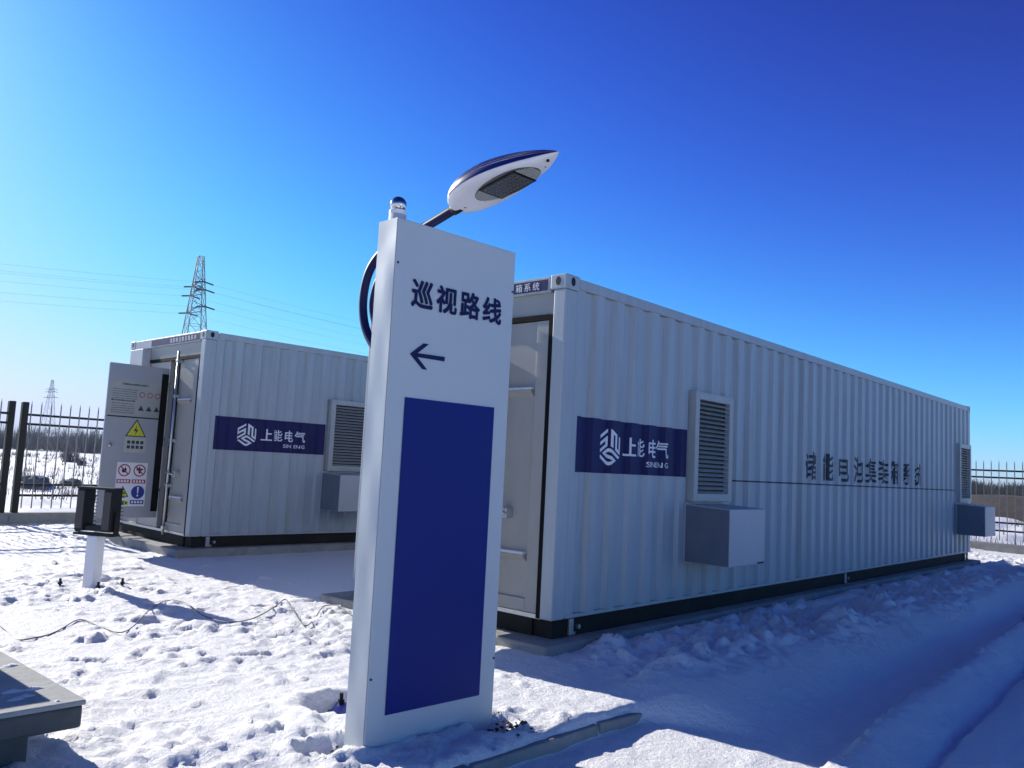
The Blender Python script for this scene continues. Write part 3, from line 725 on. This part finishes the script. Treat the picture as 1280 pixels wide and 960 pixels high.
# ------------------------------------------------------------------ slab in the near left corner and an added, unseen cabinet that shades it
u1, w0, ztop = -3.44, -.215, .282
sl = empty('equipment_slab', site(u1, w0), ANG); prop(sl, 'thick pale slab with a dark edge over a shade-coloured plinth in the near left corner', 'platform')
MB().box(-3.0, 0, 0, 4.2, ztop - .022, ztop).build('slab_top', M['slabconc'], sl, .006)
MB().box(-2.99, -.008, .008, 4.19, ztop - .118, ztop - .0225).build('slab_edge', M['steelshade'], sl, .012)
MB().box(-2.9, -.16, .16, 4.0, -.2, ztop - .119).build('plinth_wall', M['steelshade'], sl, .01)  # shade under the overhang is put into this wall's dark colour
rng = random.Random(5)
for k in range(9):
    cx, cy, r0 = rng.uniform(-.5, -.06), rng.uniform(.05, .9), rng.uniform(.012, .05)
    n = 14; v = [(cx + r0 * (1 + .35 * rng.uniform(-1, 1)) * math.cos(2 * math.pi * i / n), cy + r0 * .45 * (1 + .3 * rng.uniform(-1, 1)) * math.sin(2 * math.pi * i / n), ztop - .001) for i in range(n)]
    MB().add(v + [(cx, cy, ztop + r0 * .28)], [(i, (i + 1) % n, n) for i in range(n)]).build('snow_crumb', M['snow'], sl, smooth=True)
cb_ = empty('shadow_cabinet', site(-4.1, 1.6, ztop), ANG); prop(cb_, 'added unseen low cabinet casting its shadow on the near left slab', 'cabinet')
MB().box(-.45, .455, -.55, .45, 0.0, .50).build('shadow_cabinet_body', M['leafpaint'], cb_, .008)
MB().box(-.47, .475, -.57, .47, .502, .53).build('shadow_cabinet_lid', M['leafpaint'], cb_, .006)
MB().box(.456, .462, -.46, .36, .04, .47).build('shadow_cabinet_door', M['leafpaint'], cb_, .003)

# ------------------------------------------------------------------ cable snaking over the snow
cp = [(-45, 770), (0, 783), (22, 800), (50, 797), (75, 787), (100, 776), (125, 783), (147, 794), (165, 788), (190, 765), (212, 752), (232, 757), (255, 775), (290, 787), (315, 780), (345, 762), (357, 754), (366, 768), (380, 788), (393, 778), (405, 762), (420, 762), (440, 775), (470, 790)]
def gpix(px, py, z=0.0):
    dx, dy = px - 640, py - 480; cr, sr = math.cos(ROLL), math.sin(ROLL); a = dx * cr + dy * sr; c = -dx * sr + dy * cr
    r = Vector((a / F_PX, math.cos(PITCH) + c / F_PX * math.sin(PITCH), math.sin(PITCH) - c / F_PX * math.cos(PITCH)))
    t = (z - CAMZ) / r.z; return Vector((0, 0, CAMZ)) + r * t
P = [gpix(x, y) for x, y in cp]
pts = spline([(p.x, p.y) for p in P], 8)
zz = [ghx(x, y) for x, y in pts]; zz = [max(zz[max(0, i - 5):i + 6]) for i in range(len(zz))]
zz = [sum(zz[max(0, i - 6):i + 7]) / len(zz[max(0, i - 6):i + 7]) for i in range(len(zz))]
MB().tube([(x, y, z + .001 + .005 * math.sin(i * .37)) for i, ((x, y), z) in enumerate(zip(pts, zz))], .0042, 6).build('loose_cable', M['cable'], None, smooth=True)
prop(bpy.data.objects['loose_cable'], 'thin dark cable snaking across the trampled snow', 'cable')

# stones showing through the snow by the right foot of the sign
st = MB(); rng = random.Random(9); ico = [(0, 0, 1), (.9, 0, .2), (.28, .85, .3), (-.72, .53, .2), (-.72, -.53, .3), (.28, -.85, .2), (0, 0, -.6)]
icf = [(0, 1, 2), (0, 2, 3), (0, 3, 4), (0, 4, 5), (0, 5, 1), (6, 2, 1), (6, 3, 2), (6, 4, 3), (6, 5, 4), (6, 1, 5)]
for k in range(120):
    if k < 112: x, y = rng.gauss(.04, .055), rng.gauss(4.50, .05)
    else: x, y = rng.gauss(-.74, .03), rng.gauss(4.05, .05)
    r0 = rng.uniform(.006, .017); a = rng.uniform(0, 6.3); c, s_ = math.cos(a), math.sin(a); z = ghx(x, y) + r0 * .25
    st.add([(x + r0 * (p[0] * c - p[1] * s_), y + r0 * (p[0] * s_ + p[1] * c), z + r0 * p[2] * rng.uniform(.6, 1)) for p in ico], icf)
prop(st.build('gravel', M['stone']), 'dark gravel showing through the snow at the sign foot', None, None, 'stuff')

# ------------------------------------------------------------------ steel picket fences
pk = MB().tube([(0, 0, .26), (0, 0, 1.98), (0, 0, 2.06)], [.011, .011, .001], 4).mesh('picket', M['picket'])
def fence(name, p0, p1, label, posts, base=True):
    L_ = (Vector(p1) - Vector(p0)).length; a = math.atan2(p1[1] - p0[1], p1[0] - p0[0])
    f_ = empty('steel_fence', (p0[0], p0[1], 0), a); prop(f_, label, 'fence', 'black picket fences round the yard')
    if base: MB().box(-.12, L_ + .12, -.11, .11, -.3, .19).build('concrete_base', M['concrete'], f_, .01)
    for z in (.475, .655, 1.665, 1.822): MB().box(0, L_, -.020, .020, z - .019, z + .019).build('rail', M['fence'], f_)
    for s_ in posts:
        if 0 <= s_ <= L_: MB().box(s_ - .05, s_ + .05, -.05, .05, .0, 2.03).build('post', M['fence'], f_, .008)
    n = int(L_ / .155)
    for k in range(n):
        s_ = .155 * (k + .6)
        if s_ < L_ and min([abs(s_ - q) for q in posts] + [9]) > .07: link_mesh('picket', pk, f_, (s_, -.026, 0))
    return f_
P1 = lambda u, w: site(u, w)[:2]
fence('fa', P1(-.16, 11.37), P1(16.5, 11.37), 'black picket fence running behind the farther container', [0] + [3.0 * k for k in range(1, 6)] + [16.6])
fence('fb', P1(-4.8, 11.37), P1(-.36, 11.37), 'short black picket fence section at the left picture edge', [4.44, 1.4])
fence('fc', P1(16.5, 11.2), P1(16.5, -7.5), 'black picket fence beyond the far end of the nearer container', [0] + [3.0 * k for k in range(1, 7)] + [18.6])

# ------------------------------------------------------------------ beyond the fence
# brown earth bank on the right
v, f = [], []; n = 90
for i in range(n + 1):
    t = i / n; w_ = 34 - 120 * t
    for j, (q, hh) in enumerate(((0, -.2), (1.2, .35), (2.4, .85), (3.6, 1.12), (6, 1.15), (10, -.2))):
        s_ = site(38 + q, w_, hh * (1 + .04 * math.sin(i * .9) + .03 * math.sin(i * 2.3 + j)) * min(1, 12 * t, 12 * (1 - t)) - .02); v.append(s_)
for i in range(n):
    for j in range(5): k = i * 6 + j; f.append((k, k + 1, k + 7, k + 6))
bk = MB().add(v, f).build('earth_bank', M['soil'], None, smooth=True); prop(bk, 'bare brown earth bank beyond the right fence', None, None, 'structure')

def brush(name, m, spots, label, kind='stuff', cat=None):
    """bare winter trees seen far away: many thin upright twigs"""
    b = MB(); rng = random.Random(len(spots))
    for x, y, hgt, rad, nn in spots:
        for k in range(nn):
            a = rng.uniform(0, 6.28); r = rad * math.sqrt(rng.random()); bx, by = x + r * math.cos(a) * .4, y + r * math.sin(a) * .4
            tx, ty = x + r * math.cos(a), y + r * math.sin(a); h = hgt * rng.uniform(.35, 1) * (1 - .35 * (r / rad) ** 2); wd = rng.uniform(.02, .06) * (hgt / 3)
            z0 = h * rng.uniform(0, .35); an = rng.uniform(0, 3.14); dx, dy = wd * math.cos(an), wd * math.sin(an)
            b.add([(bx + (tx - bx) * z0 / h - dx, by + (ty - by) * z0 / h - dy, z0 - .1), (bx + (tx - bx) * z0 / h + dx, by + (ty - by) * z0 / h + dy, z0 - .1), (tx + dx * .4, ty + dy * .4, h), (tx - dx * .4, ty - dy * .4, h)], [(0, 1, 2, 3)])
    o = b.build(name, m); prop(o, label, cat, None, kind); return o
rng = random.Random(21); sp = []
for k in range(620):                                        # behind the left fence
    D = rng.uniform(125, 165); t = rng.uniform(-1.15, -.10); sp.append((t * D, D, rng.uniform(3.0, 4.9), rng.uniform(1.8, 3.4), 60))
brush('far_treeline', M['twig'], sp, 'dark leafless wood along the horizon beyond the fence')
sp = []
for k in range(300):
    D = rng.uniform(120, 150); t = rng.uniform(.40, .95); sp.append((t * D, D, rng.uniform(2.7, 3.5), rng.uniform(1.8, 3.2), 110))
brush('far_treeline', M['darkwood'], sp, 'dark low wood on the horizon right of the containers')
for x, y, hgt, lab in ((-31.5, 60, 1.5, 'dark leafless shrub on the snow field beyond the fence'), (-26.5, 52, .7, 'small low shrub on the snow field nearest the open door leaf')):
    s_ = empty('bare_shrub', (x, y, -.1)); prop(s_, lab, 'shrub', 'shrubs on the snow field')
    b = MB(); st_ = MB(); q = random.Random(int(y))
    for k in range(90):
        a = q.uniform(0, 6.28); r = q.uniform(.05, .5) * hgt; h = hgt * q.uniform(.4, 1)
        b.tube([(r * .5 * math.cos(a + .5), r * .5 * math.sin(a + .5), -.1), (r * .9 * math.cos(a), r * .9 * math.sin(a), h * .5), (r * .8 * math.cos(a - .4), r * .8 * math.sin(a - .4), h)], [.024, .02, .010], 4)
    b.build('branches', M['twig'], s_); st_.tube([(0, 0, -.2), (0, 0, .12)], .05, 6).build('stem', M['twig'], s_)
# dry weeds poking through the snow of the field
b = MB(); q = random.Random(77)
for k in range(1500):
    D = 19 + 75 * q.random() ** 1.4; t = q.uniform(-.78, -.25) if k % 4 else q.uniform(.5, .85); x, y = t * D, D
    uu, ww = to_site(x, y)
    if ww < 12.2 and uu < 17.2: continue
    z = ghx(x, y)
    for j in range(q.randint(2, 6)):
        a = q.uniform(0, 6.28); r = q.uniform(.05, .25); h = q.uniform(.1, .42); wd = .006 + D * .00025; bx, by = x + r * math.cos(a), y + r * math.sin(a)
        tx, ty = bx + q.uniform(-.12, .12), by + q.uniform(-.12, .12)
        b.add([(bx - wd, by, z - .05), (bx + wd, by, z - .05), (tx, ty, z + h)], [(0, 1, 2)])
prop(b.build('dry_weeds', M['weed']), 'dry weed stalks scattered over the snow field', None, None, 'stuff')
# rocks lying on the field just beyond the fence
for x, y, s_, lab in ((-13.3, 23.6, .30, 'larger grey boulder on the snow just beyond the left fence'), (-12.6, 24.2, .20, 'smaller grey boulder on the snow beyond the left fence')):
    bm = bmesh.new(); bmesh.ops.create_icosphere(bm, subdivisions=3, radius=1)
    q = np.array([v.co[:] for v in bm.verts]); d_ = 1 + .28 * perlin(q[:, 0] * 1.3 + x, q[:, 1] * 1.3 + q[:, 2] * 1.7, 41) + .1 * perlin(q[:, 0] * 4, q[:, 2] * 4 + y, 42)
    for v_, k in zip(bm.verts, d_): v_.co = (v_.co.x * k * s_ * 1.5, v_.co.y * k * s_, v_.co.z * k * s_ * .75)
    me = bpy.data.meshes.new('boulder'); bm.to_mesh(me); bm.free(); me.materials.append(M['rock'])
    o = link_mesh('boulder', me, None, (x, y, ghx(x, y) + s_ * .3)); prop(o, lab, 'boulder', 'boulders beyond the fence')
# shed far off at the edge of the wood
sh = empty('distant_shed', (-82, 152, 0), R(20)); prop(sh, 'small distant shed with pale roof before the wood', 'shed')
MB().box(-2.0, 2.0, -1.5, 1.5, -.3, 2.4).build('wall', M['shedwall'], sh)
MB().prism([(-1.8, 2.38), (1.8, 2.38), (0, 2.95)], lambda a, b, t: (t, a, b), -2.6, 2.6).build('roof', M['snow'], sh)
MB().box(-.5, .5, -1.56, -1.505, 0, 1.8).build('door', M['interior'], sh)

# ------------------------------------------------------------------ pylons and conductors
PH = 41.5
def half(z): return .50 + (PH - z) * .085
ARMS = ((35.6, 2.6), (33.8, 3.5), (30.2, 4.2))
def make_pylon():
    r = empty('lattice_pylon')
    lv = [0, 7, 13.2, 18.6, 23.2, 27, 30.2, 33.8, 35.6, 38.4, PH]
    cor = lambda z: [(sx * half(z), sy * half(z), z) for sx, sy in ((-1, -1), (1, -1), (1, 1), (-1, 1))]
    for i in range(4): MB().tube([cor(0)[i], cor(PH)[i]], [.14, .09], 4).build('leg', M['pylon'], r)
    for a, b_ in zip(lv[:-1], lv[1:]):
        c0, c1 = cor(a), cor(b_); m = MB()
        for i in range(4):
            j = (i + 1) % 4
            m.tube([c0[i], c1[j]], .05, 4).tube([c0[j], c1[i]], .05, 4).tube([c1[i], c1[j]], .05, 4)
        m.build('bracing', M['pylon'], r)
    for z, ln in ARMS:
        for sx in (-1, 1):
            h = half(z); m = MB(); tip = (sx * (h + ln), 0, z)
            for sy in (-1, 1): m.tube([(sx * h, sy * h, z), tip], .09, 4).tube([(sx * half(z + 1.6), sy * half(z + 1.6), z + 1.6), tip], .07, 4)
            a = m.build('cross_arm', M['pylon'], r)
            for sy in (-1, 1): MB().tube([tip, (tip[0], sy * 1.9, z - .35)], .16, 6).build('insulator_string', M['pylon'], a)
    return r
LDIR = Vector((-.79, -.61, 0)).normalized(); PA = math.atan2(LDIR.y, LDIR.x) - math.pi / 2
p1 = make_pylon(); p1.location = (-66.2, 170, 0); p1.rotation_euler = (0, 0, PA)
prop(p1, 'tall lattice pylon rising behind the farther container', 'pylon', 'lattice pylons of the power line')
p2 = copy_tree(p1); p2.location = Vector((-66.2, 170, 0)) + LDIR * 210; prop(p2, 'lattice pylon of the line nearest the yard, left of the picture', 'pylon')
p3 = copy_tree(p1); p3.location = Vector((-66.2, 170, 0)) - LDIR * 210; prop(p3, 'lattice pylon of the line hidden behind the nearer container', 'pylon')
p4 = copy_tree(p1); p4.location = (-297, 535, 0); p4.rotation_euler = (0, 0, PA + .3); prop(p4, 'small faraway lattice pylon above the left fence', 'pylon')
def wires(a, b_, lab):
    for z, ln in ARMS:
        for sx in (-1, 1):
            off = Vector((math.cos(PA), math.sin(PA), 0)) * sx * (half(z) + ln)
            A_ = a.location + off + LDIR * (1.9 if b_ is p2 else -1.9) + Vector((0, 0, z - .35)); B_ = b_.location + off - LDIR * (1.9 if b_ is p2 else -1.9) + Vector((0, 0, z - .35))
            o = MB().tube([A_.lerp(B_, t / 24) - Vector((0, 0, 5.0 * 4 * (t / 24) * (1 - t / 24))) for t in range(25)], .018, 4).build('power_line', M['wire'], None)
            yield o, z, sx
nm_ = {35.6: 'upper', 33.8: 'middle', 30.2: 'lower'}
for b_, side in ((p2, 'left'), (p3, 'right')):
    for o, z, sx in wires(p1, b_, ''):
        prop(o, '%s %s conductor strung from the tall pylon to the %s' % ('near' if sx > 0 else 'far', nm_[z], side), 'power line', 'power lines')

# ------------------------------------------------------------------ thin winter haze over the plain
hz_ = MB().box(-4600, 4600, -4600, 4600, -1.6, 46).build('haze', None); prop(hz_, 'thin pale winter haze over the plain', None, None, 'stuff')
hm = bpy.data.materials.new('haze'); hm.use_nodes = True; ht = hm.node_tree; ht.nodes.clear()
pv = ht.nodes.new('ShaderNodeVolumePrincipled'); pv.inputs['Color'].default_value = (.80, .93, 1, 1); pv.inputs['Density'].default_value = HAZE
ho = ht.nodes.new('ShaderNodeOutputMaterial'); ht.links.new(pv.outputs[0], ho.inputs['Volume']); hz_.data.materials.append(hm)
bpy.context.view_layer.update()
